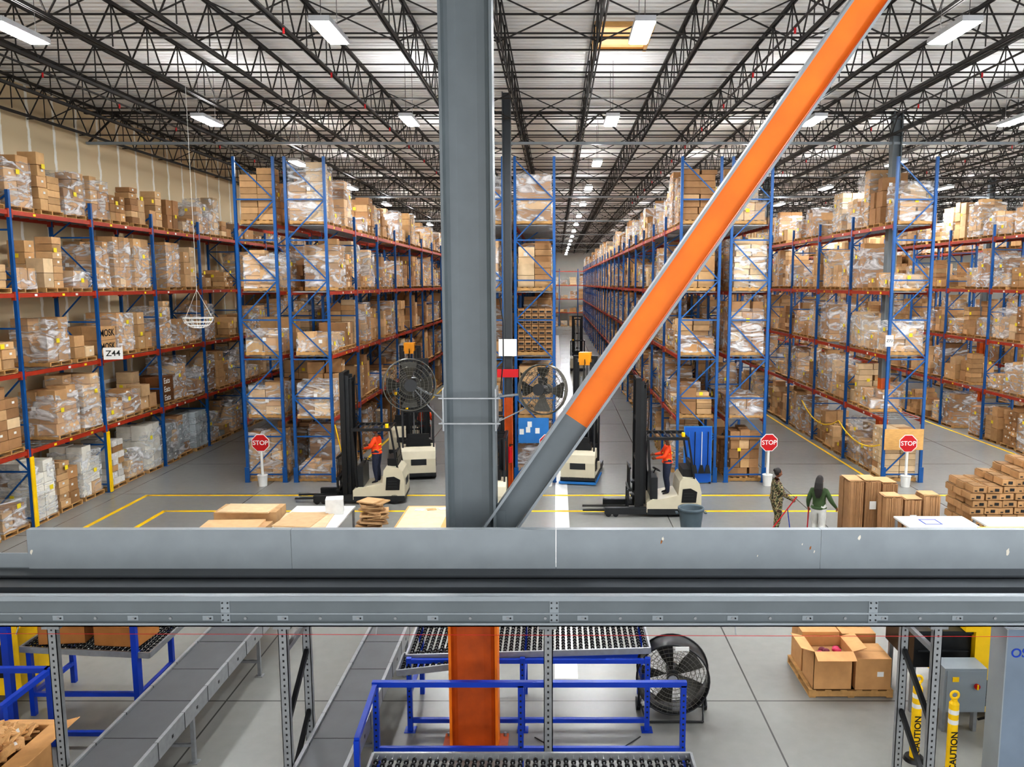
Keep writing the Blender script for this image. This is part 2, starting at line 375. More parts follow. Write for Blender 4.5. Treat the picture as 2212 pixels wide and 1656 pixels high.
printed(-14.4,24.8,4.12,1,2,.52,.95,.42,'MOSK',CTL[1],INK,.3)
printed(-.67,26.1,2.08,2,3,.52,.5,.52,'MOSK',CTL[0],INK,.16,'y')
m=MB(); pallet(m,-.67,26.1,4.12,1.1,1.05,0)
for k in range(8):
    for i in range(5):
        for j in range(3):
            f=R.uniform(.8,1.1); m.box((-.67-.44+.22*i,25.8+.33*j,4.27+.17*k+.07),(.2,.31,.15),CARD,tuple(c*f for c in CTL[3])); 
            if j==0: m.box((-.67-.44+.22*i,25.64,4.27+.17*k+.05),(.15,.004,.06),INK)
m.build('small_carton_stack')
m=MB()
for y in (20.6,24.2): m.bb(-13.74,-13.71,y-.07,y+.07,.02,1.9,YEL)
m.build('rack_post_guard')
def hcol(name,x,y,w,d,z0,z1,zs,lo,hi,t=.03):
    m=MB()
    for (a,b,mt) in ((z0,zs,lo),(zs,z1,hi)):
        m.bb(x-w/2,x-w/2+t,y-d/2,y+d/2,a,b,mt); m.bb(x+w/2-t,x+w/2,y-d/2,y+d/2,a,b,mt); m.bb(x-w/2+t,x+w/2-t,y-t/2,y+t/2,a,b,mt)
    m.bb(x-w/2-.08,x+w/2+.08,y-d/2-.08,y+d/2+.08,0,.04,lo)
    return m
for cx in (-1.47,11.2,23.2):
    for cy in (27.2,43.7,60.2,76.7):
        if cx<0 and cy<28: continue
        m=hcol('c',cx,cy,.3,.3,0,12,3.2,PORGD,GREY); m.build('building_column')
m=hcol('c',-1.47,24.6,.26,.26,0,12,2.9,PORGD,GREYD)
m.bb(-1.75,-1.2,24.42,24.45,4.2,4.72,WHITE); m.bb(-1.8,-1.15,24.41,24.45,3.55,3.8,RED); m.build('building_column')
# main column
m=MB(); cx,cy,w,d=-1.12,10.45,.66,.36
for (a,b,mt,m2) in ((0,3.0,PORG,PORGD),(3.0,12.0,GREY,GREY)):
    m.bb(cx-w/2,cx-w/2+.035,cy-d/2,cy+d/2,a,b,mt); m.bb(cx+w/2-.035,cx+w/2,cy-d/2,cy+d/2,a,b,mt)
    pr=[(cx-w/2+.03,cy-.16),(cx-w/2+.06,cy-.08),(cx-w/2+.10,cy-.035),(cx-w/2+.2,cy-.012),(cx+w/2-.2,cy-.012),(cx+w/2-.1,cy-.035),(cx+w/2-.06,cy-.08),(cx+w/2-.03,cy-.16),(cx+w/2-.03,cy+.06),(cx-w/2+.03,cy+.06)]
    m.prism(pr,a,b,m2,axis='z')
m.bb(cx-.45,cx+.45,cy-.3,cy+.3,0,.03,PORGD)
for sx in (-1,1):
    for sy in (-1,1): m.cyl((cx+sx*.4,cy+sy*.24,.03),(cx+sx*.4,cy+sy*.24,.08),.02,GALV,8)
m.build('steel_column')
# brace
p=Vector((-.93,10.4,2.9)); q=Vector((5.27,10.4,11.9)); dr=(q-p).normalized(); nx=Vector((-dr.z,0,dr.x))
sp=p+dr*((4.62-p.z)/dr.z)
m=MB(); hw=.185; dep=.26
for (a,b,wm) in ((p,sp,GREY),(sp,q,PORG)):
    m.bar(a,b,.012,2*hw-.03,wm,up=nx)
    for s in (-1,1): 
        m.bar(a+nx*(s*hw),b+nx*(s*hw),dep,.018,wm,up=nx)
        m.bar(a+nx*s*(hw+.01),b+nx*s*(hw+.01),dep+.004,.008,GREYL,up=nx)
        m.bar(a+nx*s*hw+Vector((0,-dep/2-.002,0)),b+nx*s*hw+Vector((0,-dep/2-.002,0)),.006,.034,GREYL,up=nx)
m.box((-.74,10.4,3.05),(.14,.03,.7),GREY); m.build('diagonal_brace')
def cagefan(m,c,ax,Rr,dep,nb,wire,blade,hub):
    c=Vector(c);ax=Vector(ax).normalized();_,_,a,b=m.frame(c,c+ax)
    for s in (-1,1):
        for f in (1,.86,.7,.54,.38,.22):
            off=dep*(1-(f**3))*.5+dep*.25
            m.tor(c+ax*s*off,ax,Rr*f,.003 if f<1 else .007,wire,n=32,k=4)
        for i in range(36):
            t=2*math.pi*i/36; dd=a*math.cos(t)+b*math.sin(t)
            pts=[c+dd*Rr*f+ax*s*(dep*(1-f**3)*.5+dep*.25) for f in (1,.7,.4,.15)]
            m.path(pts,.0018,wire,n=3)
    m.tor(c,ax,Rr,.008,wire,n=32,k=4)
    for i in range(16):
        t=2*math.pi*i/16; dd=a*math.cos(t)+b*math.sin(t); m.cyl(c+dd*Rr-ax*dep*.25,c+dd*Rr+ax*dep*.25,.003,wire,4)
    for i in range(nb):
        t0=2*math.pi*i/nb; pts=[]
        for rr,wd,tw in ((.2,.16,.06),(.5,.3,.05),(.8,.42,.04),(.93,.36,.03)):
            for s in (-1,1):
                t=t0+s*wd*.9; dd=a*math.cos(t)+b*math.sin(t); pts.append(c+dd*Rr*rr+ax*s*tw)
        m.add(pts,[(0,1,3,2),(2,3,5,4),(4,5,7,6)],blade,(1,1,1),True)
    m.cyl(c-ax*dep*.55,c+ax*dep*.35,Rr*.17,hub,14); m.cyl(c-ax*dep*1.2,c-ax*dep*.5,Rr*.2,hub,14)
    m.cyl(c+ax*dep*.7,c+ax*dep*.95,Rr*.24,hub,14)
FB=M('fan_blade',(74,72,66),.4,.4)
for (fx,ax,side) in ((-1.87,(.28,-1,.05),-1),(-.17,(-.35,-1,.1),1)):
    m=MB(); cagefan(m,(fx,10.15,5.12 if side<0 else 5.06),ax,.33 if side<0 else .32,.17,4,CHROME,FB,BLACK)
    ex=-1.12+side*.33
    m.path([(fx,10.22,5.12),(fx-side*.2,10.35,4.98),(ex,10.38,4.93)],.016,GALV,8); m.path([(fx,10.25,5.1),(fx-side*.25,10.3,4.78),(ex,10.3,4.6)],.01,GALV,6)
    m.bb(ex-.02 if side<0 else ex,ex if side<0 else ex+.02,10.25,10.65,4.5,5.05,GALV)
    m.box((fx,10.33,5.12),(.12,.12,.14),BLACK); m.build('column_fan')
cx,cy=-1.12,10.45
m=MB()
for z in (4.93,4.6):
    m.bar((cx-.4,cy-.2,z),(cx+.4,cy-.2,z),.02,.018,GALV); m.bar((cx-.4,cy+.2,z),(cx+.4,cy+.2,z),.02,.018,GALV)
    for s in (-1,1): m.cyl((cx+s*.37,cy-.2,z),(cx+s*.37,cy+.2,z),.008,GALV,6)
m.build('fan_clamp')
m=MB(); m.path([(-.74,10.6,6.2),(-.70,10.62,5.9),(-.70,10.62,5.4),(-.74,10.6,5.0)],.008,BLACK,6); m.build('fan_power_cable')
m=MB(); c=Vector((-8.9,20,5.55))
for f,dz in ((1,0),(.88,-.1),(.65,-.19),(.35,-.24)): m.tor(c+Vector((0,0,dz)),(0,0,1),.36*f,.008,WHITE,24,4)
for i in range(12):
    t=2*math.pi*i/12; dd=Vector((math.cos(t),math.sin(t),0)); m.path([c+dd*.36*f+Vector((0,0,dz)) for f,dz in ((1,0),(.88,-.1),(.65,-.19),(.35,-.24),(.02,-.25))],.005,WHITE,4)
    if i%4==0: m.cyl(c+dd*.36,c+Vector((0,0,.7)),.005,WHITE,4)
m.cyl(c+Vector((0,0,.7)),(c.x,c.y,11.1),.006,WHITE,5); m.build('hanging_wire_bowl')
# ------------------------------------------------------------------ overhead conveyor
m=MB(); X0,X1=-8.4,7.6; yf,yb=8.6,9.62
m.bb(X0,X1,yf,yf+.012,2.6,2.93,GREY); m.bb(X0,X1,yf-.05,yf,2.6,2.615,GREYL); m.bb(X0,X1,yf-.05,yf-.04,2.6,2.64,GREYL)
m.bb(X0,X1,yf-.03,yf+.06,2.93,2.945,GREYL); m.bb(X0,X1,yf-.035,yf-.025,2.89,2.945,GREYL); m.bb(X0,X1,yf-.02,yf,2.73,2.745,GREYL)
m.bb(X0,X1,yf+.06,yf+.28,2.84,2.86,GREYD); m.bb(X0,X1,yf+.28,yf+.3,2.84,2.93,GREYD); m.bb(X0,X1,yf+.06,yb,2.8,2.84,GREYD)
m.bb(X0,X1,yb-.25,yb,2.86,2.885,GREYD); m.bb(X0,X1,yb,yb+.012,2.6,2.9,GREY)
m.bb(-8.4,-6.55,yb,yb+.02,2.9,3.08,GREYL)
seams=[-6.55,-3.28,.0,3.28,6.56,7.6]
for a,b in zip(seams[:-1],seams[1:]):
    m.bb(a+.003,b-.003,yb-.01,yb+.006,2.86,3.37,GREYL); m.bb(a+.003,b-.003,yb-.01,yb+.09,3.37,3.382,GREYL)
x=X0+.3;k=0
while x<X1:
    m.cyl((x,yf-.012,2.68),(x,yf,2.68),.017,GALV,8)
    if k%2==0: m.bb(x-.06,x+.06,yf-.006,yf,2.655,2.71,GREYL); m.cyl((x+.03,yf-.014,2.68),(x+.03,yf,2.68),.01,BLACK,6)
    x+=.42;k+=1
for x in (-3.7,-.02,3.55):
    m.bb(x-.05,x+.05,yf-.008,yf,2.62,2.9,GREYL)
    for a in (-.03,.03):
        for z in (2.66,2.72,2.8,2.86): m.cyl((x+a,yf-.016,z),(x+a,yf,z),.01,DGREY,6)
for lx in (-5.75,-3.12,-.09,4.36):
    for ly in (8.72,9.55):
        if lx==-5.75 and ly>9: continue
        m.bb(lx-.05,lx+.05,ly,ly+.008,0,2.6,GALV); m.bb(lx-.05,lx-.042,ly,ly+.07,0,2.6,GALV); m.bb(lx+.042,lx+.05,ly,ly+.07,0,2.6,GALV)
        m.bb(lx-.09,lx+.09,ly-.05,ly+.12,0,.012,GALV); m.bb(lx-.1,lx+.1,ly-.02,ly+.08,2.5,2.6,GALV)
        z=.15
        while z<2.5: m.bb(lx-.01,lx+.01,ly-.002,ly,z,z+.025,BLACK); z+=.075
    if lx!=-5.75:
        for z,dz in ((.5,.55),(1.3,.55)): m.bar((lx,8.75,z),(lx,9.55,z+dz),.05,.06,BLACK)
        m.bar((lx,8.75,2.2),(lx,9.55,2.2),.05,.06,GALV)
m.build('overhead_conveyor')
m=MB(); m.cyl((-8.4,8.5,2.55),(7.6,8.5,2.5),.003,RED,6)
for x in (-6,-2,2,6): m.bar((x,8.5,2.53),(x,8.55,2.6),.01,.01,GALV)
m.build('emergency_pull_cord')
m=MB(); CHIP=M('torn_tape',(220,214,200),.8); CHB=M('rust_chip',(150,96,50),.8)
for x,z,w,mt in ((1.32,3.27,.016,CHIP),(1.305,3.23,.014,CHB),(3.15,3.15,.012,CHB),(3.75,3.28,.018,CHIP),(3.2,3.1,.01,CHIP),(2.5,3.05,.008,CHIP),(5.6,3.1,.022,CHIP),(-6.5,3.1,.018,CHIP),(3.05,3.2,.008,CHIP)):
    pts=[]
    for i in range(9):
        t=2*math.pi*i/9; rr=w*R.uniform(.5,1.1); pts.append((x+rr*math.cos(t)+.35*rr*math.sin(t),yb-.0125,z+2.2*rr*math.sin(t)))
    m.add(pts,[tuple(range(9))],mt)
m.build('torn_tape_scraps')
# ------------------------------------------------------------------ floor markings
m=MB(); t=.13
m.bb(-12.45,13.0,23.75,23.75+t,.001,.004,YEL); m.bb(-12.52,-12.39,13,23.88,.001,.004,YEL)
m.bb(-11.1,10.0,22.05,22.05+t,.001,.004,YEL); m.bb(-11.17,-11.04,13,22.18,.001,.004,YEL)
m.bb(-7.0,-6.9,26,90,.001,.004,YEL); m.bb(-3.2,-3.1,26,90,.001,.004,YEL); m.bb(10.3,10.4,26,60,.001,.004,YEL); m.bb(17.3,17.4,27,60,.001,.004,YEL)
m.bb(3.4,8.2,8.9,8.95,.001,.004,YEL)
m.build('floor_marking_tape')
m=MB(); m.bb(-.02,.36,12.4,100,.001,.003,M('floor_reflection_white',(232,232,228),.25,0,.05,2)); m.build('floor_joint_reflection')  # white strip paints the aisle's floor joint and the light reflected there
def beltconv(name,xa,xb,ya,yb_,z):
    m=MB(); m.bb(xa+.05,xb-.05,ya,yb_,z-.02,z,BELT); m.bb(xa+.05,xb-.05,ya,yb_,z-.16,z-.14,DGREY)
    for x in (xa,xb-.045):
        m.bb(x,x+.045,ya,yb_,z-.2,z+.03,GALV)
        y=ya+.2
        while y<yb_: m.bb(x-.003,x+.048,y,y+.04,z-.12,z-.08,BLACK); m.bb(x-.004,x+.049,y+.35,y+.36,z-.2,z+.03,DGREY); y+=.7
    y=ya+.3
    while y<yb_: m.bb(xa+.05,xb-.05,y,y+.012,z,z+.003,DGREY); y+=.9
    y=ya+.5
    while y<yb_:
        for x in (xa+.02,xb-.02): m.bar((x,y,0),(x,y,z-.2),.05,.05,GALV); m.bb(x-.06,x+.06,y-.06,y+.06,0,.01,GALV)
        m.bar((xa,y,.25),(xb,y,.25),.04,.04,GALV); y+=2.4
    return m.build(name)
beltconv('belt_conveyor',-5.65,-4.85,7.2,14.4,.82)
beltconv('belt_conveyor',-3.05,-2.42,7.2,14.4,.82)
def skate(m,c,lx,ly,rx=0,ry=0,nr=None):
    T=Matrix.Translation(c)@Matrix.Rotation(ry,4,'Y')@Matrix.Rotation(rx,4,'X'); s0=len(m.v)
    for s in (-1,1): m.bb(-lx/2,lx/2,s*ly/2-.015,s*ly/2+.015,-.06,.03,GALV); m.bb(s*lx/2-.015,s*lx/2+.015,-ly/2,ly/2,-.06,.03,GALV)
    n=int(lx/.085); k=int(ly/.1)
    for i in range(n):
        x=-lx/2+.06+(lx-.12)*i/(n-1); m.bar((x,-ly/2,0),(x,ly/2,0),.008,.008,GALV)
        for j in range(k):
            y=-ly/2+.06+(ly-.12)*(j+(.3 if i%2 else 0))/k
            m.cyl((x,y,0),(x,y+.03,0),.029,BLACK,8); m.cyl((x,y-.003,0),(x,y+.033,0),.01,GALV,6)
    m.xf(T,s0)
m=MB(); skate(m,(-.4,11.45,1.16),3.5,1.0,rx=.04,ry=-.03); skate(m,(-1.75,11.0,1.02),1.0,.5,rx=.03,ry=-.12)
for x in (-2.1,-.48,1.31):
    m.bb(x-.035,x+.035,10.85,10.92,0,1.1,RBLUE)
    m.bb(x-.035,x+.035,11.9,11.97,0,1.15,RBLUE); m.bb(x-.08,x+.08,10.8,10.97,0,.012,RBLUE); m.bb(x-.03,x+.03,10.9,11.95,.55,.6,RBLUE)
    z=.2
    while z<1: m.bb(x-.012,x+.012,10.847,10.85,z,z+.025,BLACK); z+=.08
m.bb(-2.1,1.31,10.86,10.92,.12,.18,RBLUE); m.bb(-2.1,1.31,11.9,11.96,.6,.66,RBLUE); m.bb(-2.1,1.31,10.86,10.92,1.02,1.08,RBLUE)
m.build('skate_wheel_table')
m=MB(); skate(m,(-.27,8.08,1.1),3.6,.85)
for x in (-2.0,1.45):
    for y in (7.75,8.4): m.bb(x-.03,x+.03,y-.03,y+.03,0,1.06,RBLUE)
m.build('skate_wheel_table')
m=MB(); skate(m,(-6.95,11.8,1.02),1.9,1.1,ry=.05)
for x in (-7.8,-6.2):
    for y in (11.3,12.3): m.bb(x-.035,x+.035,y-.035,y+.035,0,1.0,RBLUE)
    m.bb(x-.03,x+.03,11.3,12.3,.3,.36,RBLUE)
m.bb(-7.8,-6.2,11.27,11.33,.3,.36,RBLUE); m.bb(-6.24,-6.16,11.2,11.27,0,1.9,RBLUE); m.build('skate_wheel_table')
m=MB()
for x in (-2.35,-.46,1.66):
    m.bb(x-.035,x+.035,9.84,9.91,0,1.22,RBLUE); m.bb(x-.06,x+.09,9.79,9.96,0,.012,RBLUE)
    z=.12
    while z<1.15: m.bb(x-.012,x+.012,9.837,9.84,z,z+.025,BLACK); z+=.08
m.bb(-2.39,1.7,9.84,9.91,1.2,1.27,RBLUE); m.bb(-2.39,1.7,9.85,9.9,.3,.36,RBLUE); m.bar((-2.35,9.87,1.22),(-2.28,8.6,1.22),.06,.06,RBLUE); m.bar((-2.28,8.6,0),(-2.28,8.6,1.22),.06,.06,RBLUE)
m.build('blue_guard_rail')
m=MB()
for x,y in ((-7.0,10.5),(-7.0,9.55),(-9.2,10.5)): m.bb(x-.04,x+.04,y-.04,y+.04,0,1.15 if y>10 else 1.1,RBLUE)
m.bb(-9.2,-7,10.46,10.54,1.08,1.15,RBLUE); m.bar((-7.0,10.5,1.1),(-7.0,9.5,1.1),.07,.07,RBLUE); m.bb(-9.2,-7,10.47,10.53,.15,.21,RBLUE); m.bb(-7,-5.9,10.47,10.53,.15,.21,RBLUE)
m.build('blue_guard_rail')
m=MB(); m.bb(-8.0,-7.9,11.0,11.1,0,2.4,RBLUE); m.bb(-9.3,-8.1,11.5,12.4,.2,1.25,YEL); m.bb(-9.3,-8.1,11.5,11.55,1.25,1.35,YEL); m.bb(-9.2,-8.2,11.45,11.5,.5,1.0,BLACK); m.build('yellow_machine_guard')
def carton(m,c,sz,rz=0,open_=False,col=None):
    col=col or R.choice(CTL); x,y,z=c; w,d,h=sz; T=Matrix.Translation(c)@Matrix.Rotation(rz,4,'Z'); s0=len(m.v)
    if not open_:
        m.bb(-w/2,w/2,-d/2,d/2,0,h,CARD,col); m.bb(-w/2-.001,w/2+.001,-.025,.025,h*.8,h+.002,CARD,tuple(c*.85 for c in col)); m.box((w*.2,-d/2-.001,h*.5),(.1,.002,.08),WLAB)
    else:
        t=.008
        m.bb(-w/2,w/2,-d/2,-d/2+t,0,h,CARD,col); m.bb(-w/2,w/2,d/2-t,d/2,0,h,CARD,col); m.bb(-w/2,-w/2+t,-d/2,d/2,0,h,CARD,col); m.bb(w/2-t,w/2,-d/2,d/2,0,h,CARD,col); m.bb(-w/2,w/2,-d/2,d/2,0,t,CARD,col)
        L=min(w,d)*.42; c2=tuple(min(1,c*1.12) for c in col)
        for s in (-1,1):
            m.bar((s*w/2,0,h),(s*(w/2+L*.9),0,h+L*.25),d,t,CARD,c2); m.bar((0,s*d/2,h),(0,s*(d/2+L*.8),h-L*.3),w,t,CARD,c2)
    m.xf(T,s0)
for c,s,rz in (((-7.35,11.6,1.1),(.66,.55,.5),.1),((-6.5,11.6,1.06),(.68,.55,.46),-.1)):
    m=MB(); carton(m,(0,0,0),s,0,True,lin((168,116,66))); m.build('open_carton',c,rz)
m=MB(); carton(m,(0,0,0),(1.15,1.0,.75),0,True,lin((196,150,100)))
for i in range(130):
    T=Matrix.Rotation(R.uniform(-.5,.5),3,'X')@Matrix.Rotation(R.uniform(-.5,.5),3,'Y'); x,y=R.uniform(-.47,.47),R.uniform(-.42,.42); z=.66+.24*(1-(x*x+y*y)*2)*R.uniform(.5,1)
    m.box((x,y,z),(.22,.15,.02),KRAFT,rz=R.uniform(0,3),T=T)
    if i%3==0: m.box((x,y,z+.012),(.07,.05,.004),PURP if i%2 else WLAB,rz=R.uniform(0,3),T=T)
m.bb(-.55,.55,-.5,.5,-.12,0,WOOD)
for s in (-1,1): m.bb(s*.5-.05,s*.5+.05,-.5,.5,-.25,-.12,WOOD)
m.build('carton_of_kraft_mailers',(-6.82,8.8,.25))
# drum fan
m=MB(); c=Vector((1.74,11.35,.62)); ax=Vector((-.12,-1,.02)).normalized(); Rr=.53
_,_,a,b=m.frame(c,c+ax); n=40; ring=[]
for k,(rr,o) in enumerate(((Rr,-.2),(Rr*.97,-.17),(Rr*.97,.17),(Rr,.2))):
    ring+= [c+(a*math.cos(2*math.pi*i/n)+b*math.sin(2*math.pi*i/n))*rr+ax*o for i in range(n)]
m.add(ring,[(k*n+i,k*n+(i+1)%n,(k+1)*n+(i+1)%n,(k+1)*n+i) for k in range(3) for i in range(n)],BLACK,(1,1,1),True)
for s in (-1,1):
    m.tor(c+ax*.2*s,ax,Rr,.014,BLACK,40,6)
    for f in (.9,.78,.66,.54,.42,.3,.18): m.tor(c+ax*.2*s,ax,Rr*f,.004,CHROME,36,4)
    for i in range(40):
        dd=a*math.cos(2*math.pi*i/40)+b*math.sin(2*math.pi*i/40); m.cyl(c+ax*.2*s+dd*Rr*.15,c+ax*.2*s+dd*Rr,.0028,CHROME,3)
for i in range(5):
    t0=2*math.pi*i/5; pts=[]
    for rr,wd,tw in ((.15,.3,.05),(.5,.34,.06),(.9,.3,.05)):
        for s in (-1,1): t=t0+s*wd; pts.append(c+(a*math.cos(t)+b*math.sin(t))*Rr*rr+ax*s*tw)
    m.add(pts,[(0,1,3,2),(2,3,5,4)],FB,(1,1,1),True)
m.cyl(c-ax*.22,c+ax*.1,.09,DGREY,16); m.cyl(c+ax*.19,c+ax*.215,.07,GALV,16)
for s in (-1,1):
    m.path([c+Vector((s*.5,0,-.25)),(c.x+s*.5,c.y,.12),(c.x+s*.42,c.y+.32,.08)],.016,BLACK,8)
    m.cyl((c.x+s*.5-.03,c.y+.1,.1),(c.x+s*.5+.03,c.y+.1,.1),.1,BLACK,16)
m.cyl((c.x-.5,c.y,.1),(c.x+.5,c.y,.1),.014,BLACK,8); m.cyl((c.x-.42,c.y-.28,.02),(c.x+.42,c.y-.28,.02),.016,BLACK,8)
for s in (-1,1): m.cyl((c.x+s*.42,c.y-.28,.02),(c.x+s*.47,c.y,.14),.014,BLACK,8)
m.box((c.x+.1,c.y-.23,1.12),(.2,.01,.06),WLAB); m.build('drum_fan')
m=MB(); pts=[]
for i in range(30):
    t=i/29; pts.append((1.2-1.5*t,10.7-.5*math.sin(t*3.1),.012))
m.path(pts,.008,BLACK,6); m.build('fan_extension_cord')
m=MB(); pallet(m,4.6,12.4,0,1.3,1.2,0); m.build('wood_pallet')
for c,s,rz,op in (((4.3,12.08,.13),(.6,.55,.62),0,True),((4.3,12.7,.13),(.6,.55,.66),0,False),((4.93,12.08,.13),(.55,.55,.5),0,False),((4.93,12.7,.13),(.55,.5,.62),0,False)):
    m=MB(); carton(m,(0,0,0),s,0,op,lin((196,150,102)))
    if op:
        m.bb(-s[0]/2+.01,s[0]/2-.01,-s[1]/2+.01,s[1]/2-.01,.3,s[2]-.16,CARD,CTL[3])
        for k in range(6): m.ell((R.uniform(-.18,.18),R.uniform(-.05,.18),s[2]-.13),(.06,.05,.04),R.choice([PINK,PURP]),n=8,k=5)
    m.build('open_carton' if op else 'carton',c,rz)
m=MB(); m.bb(5.3,6.14,11.3,12.3,.75,1.3,BLACK); m.bb(5.25,6.14,11.25,12.35,1.28,1.33,DGREY); m.bb(5.35,6.1,11.27,11.3,1.0,1.02,DGREY)
for x in (5.35,6.1):
    for y in (11.4,12.2): m.bb(x-.03,x+.03,y-.03,y+.03,0,.75,GALV)
m.bb(6.0,7.3,11.2,12.6,1.34,2.3,YEL); m.bb(6.15,7.3,11.2,12.6,.1,1.34,YEL)
m.bb(6.12,6.15,11.18,12.6,.7,.74,BLACK); m.bb(6.3,7.2,11.18,11.2,.2,.6,BLACK)
for k in range(6): m.bb(6.1+.14*k,6.12+.14*k,11.17,11.2,1.5,2.2,BLACK)
m.build('box_taping_machine')
m=MB(); m.bb(5.5,6.1,10.75,11.1,.35,1.0,GREYL); m.bb(5.53,6.07,10.735,10.75,.38,.97,GREYL); m.cyl((5.95,10.73,.75),(5.95,10.7,.75),.04,RED,14); m.box((5.95,10.7,.75),(.02,.03,.07),YEL)
m.box((5.65,10.73,.85),(.09,.006,.07),YEL); m.bb(5.55,5.6,10.85,10.95,0,.35,GALV); m.bb(6.0,6.05,10.85,10.95,0,.35,GALV)
m.path([(6.1,10.9,.6),(6.25,10.85,.4),(6.27,10.9,.2),(6.15,11,.1)],.02,BLACK,8); m.build('electrical_control_box')
m=MB(); m.bb(5.47,6.9,9.25,9.6,.1,2.25,M('cabinet_blue_grey',(116,130,146),.4)); m.bb(5.455,5.47,9.25,9.6,.1,2.25,GREYL)
for x in (5.5,6.8): m.bb(x,x+.06,9.3,9.55,0,.1,BLACK)
o=m.build('machine_cabinet'); text('OS',.16,(5.62,9.247,1.95),(math.pi/2,0,0),RBLUE,o)
for (x,y,h) in ((4.85,10.16,1.15),(5.16,9.8,1.12)):
    m=MB(); m.cyl((0,0,0),(0,0,.05),.14,BLACK,20,r2=.12); m.cyl((0,0,.05),(0,0,h*.9),.062,YEL,18); m.cyl((0,0,h*.9),(0,0,h*.93),.062,YEL,18,r2=.04); m.cyl((0,0,h*.93),(0,0,h*.96),.035,YEL,12)
    m.tor((0,0,h),(0,1,0),.05,.018,YEL,16,6)
    for z in (.66,.78): m.cyl((0,0,h*z),(0,0,h*z+.06),.0635,WLAB,18)
    o=m.build('caution_bollard',(x,y,0)); text('CAUTION',.12,(0,-.066,h*.34),(math.pi/2,-math.pi/2,0),INK,o)
m=MB(); m.cyl((0,0,0),(0,0,.06),.16,YEL,20); m.cyl((0,0,.06),(0,0,.09),.08,BLACK,16); m.build('yellow_floor_cap',(-.3,9.3,0))
# ------------------------------------------------------------------ work tables & cardboard beyond
def table(name,x0,x1,y0,y1,z,top=WHITE):
    m=MB(); m.bb(x0,x1,y0,y1,z-.04,z,top)
    for x in (x0+.05,x1-.05):
        for y in (y0+.05,y1-.05): m.bb(x-.025,x+.025,y-.025,y+.025,0,z-.04,GALV)
    m.bb(x0+.05,x1-.05,y0+.04,y0+.06,.2,.25,GALV); m.bb(x0+.05,x1-.05,y1-.06,y1-.04,.2,.25,GALV); return m
m=table('t',-6.4,-4.95,17.2,19.3,.95); m.box((-5.8,17.95,.965),(1.15,1.4,.03),CARD,lin((212,186,152)),rz=.08); m.box((-5.9,18.0,.99),(.9,1.1,.02),CARD,lin((200,170,132)),rz=-.1); m.build('packing_table')
m=table('t',-3.65,-2.4,17.2,19.3,.95,PLY); m.bb(-3.6,-2.6,17.3,19.2,.95,.96,CARD,lin((214,194,164)))
for i in range(4): m.box((-3.3+.28*i,18.9+.05*i,.965),(.22,.16,.012),[WLAB,KRAFT,WLAB,YLAB][i],rz=.3*i)
m.build('packing_table')
m=MB(); carton(m,(0,0,0),(.4,.36,.36),0,False,lin((226,226,222))); m.build('white_carton',(-5.3,18.7,.955),.2)
m=MB(); pallet(m,0,0,0,1.5,1.7,0)
carton(m,(0,.45,.13),(1.45,.75,.95),.02,False,CTL[0]); carton(m,(0,-.42,.13),(1.4,.8,.78),-.03,False,CTL[0]); m.box((-.1,-.45,.93),(1.3,.8,.04),CARD,CTL[2],rz=.06); m.box((.0,.35,1.1),(1.2,.7,.03),CARD,CTL[5],rz=-.04)
for s in (-.35,.35): m.box((s,-.825,.6),(.24,.004,.16),INK)
m.build('large_carton_stack',(-7.3,18.2,0))
m=MB()
for i in range(30): 
    f=R.uniform(.75,1.1); m.box((R.uniform(-.12,.12),R.uniform(-.1,.1),.02+i*.04+.02),(.5,.42,.03),CARD,tuple(c*f for c in CTL[0]),rz=R.uniform(-.6,.6),T=Matrix.Rotation(R.uniform(-.12,.2),3,'Y'))
m.build('folded_cardboard_heap',(-4.42,18.8,.02))
def upright(loc,w,d,h,nb,rz=0):
    m=MB(); pallet(m,0,0,0,w+.1,d+.1,0); bw=w/nb
    for b_ in range(nb):
        hb=h*R.uniform(.93,1); n=int((bw-.05)/.016)
        for row in (0,1):
            for i in range(n):
                f=R.uniform(.86,.98); hh=hb*R.uniform(.985,1.0); m.box((-w/2+bw*b_+.025+(bw-.05)*(i+.5)/n,(row-.5)*d/2+R.uniform(-.012,.012),.14+(hh-.14)/2),(.0145,d/2-.05,hh-.14),CARD,tuple(c*f for c in lin((170,132,96))))
        for i in range(3): m.box((-w/2+bw*(b_+.5)+R.uniform(-.02,.02),R.uniform(-.03,.03),hb+.006+i*.01),(bw-.07,d*.8,.007),CARD,tuple(c*R.uniform(.9,1.0) for c in CTL[0]),rz=R.uniform(-.07,.07))
        m.box((-w/2+bw*(b_+.5),-d/2-.0,.14+hb*.55),(.16,.004,.2),WLAB) if b_%2 else None
    m.build('flattened_carton_bundle',loc,rz)
upright((7.75,19.45,0),1.25,.7,1.62,3); upright((8.45,18.7,0),1.35,.5,1.42,3,.02)
m=MB(); pallet(m,0,0,0,2.3,1.4,0)
for k in range(11):
    for i in range(6):
        for j in range(3):
            if k>7 and (i<(k-7)*1.2): continue
            f=R.uniform(.8,1.06); x=-.95+.37*i+(.06 if k%2 else 0)+R.uniform(-.02,.02); y=-.5+j*.42+R.uniform(-.03,.03)+k*.005; z=.14+k*.175
            col=tuple(c*f for c in lin((184,144,102)))
            T=Matrix.Rotation(R.uniform(-.03,.05),3,'Y')
            m.box((x,y,z+.08),(.34,.38,.15),CARD,col,T=T,rz=R.uniform(-.04,.04))
            m.box((x,y,z+.163),(.3,.34,.014),CARD,tuple(c*.6 for c in col),T=Matrix.Rotation(R.uniform(0,.1),3,'Y'))
            if j==0: m.box((x+.03,y-.2,z+.08),(.1,.012,.07),INK,T=T); m.box((x-.1,y-.197,z+.05),(.06,.01,.025),INK,T=T)
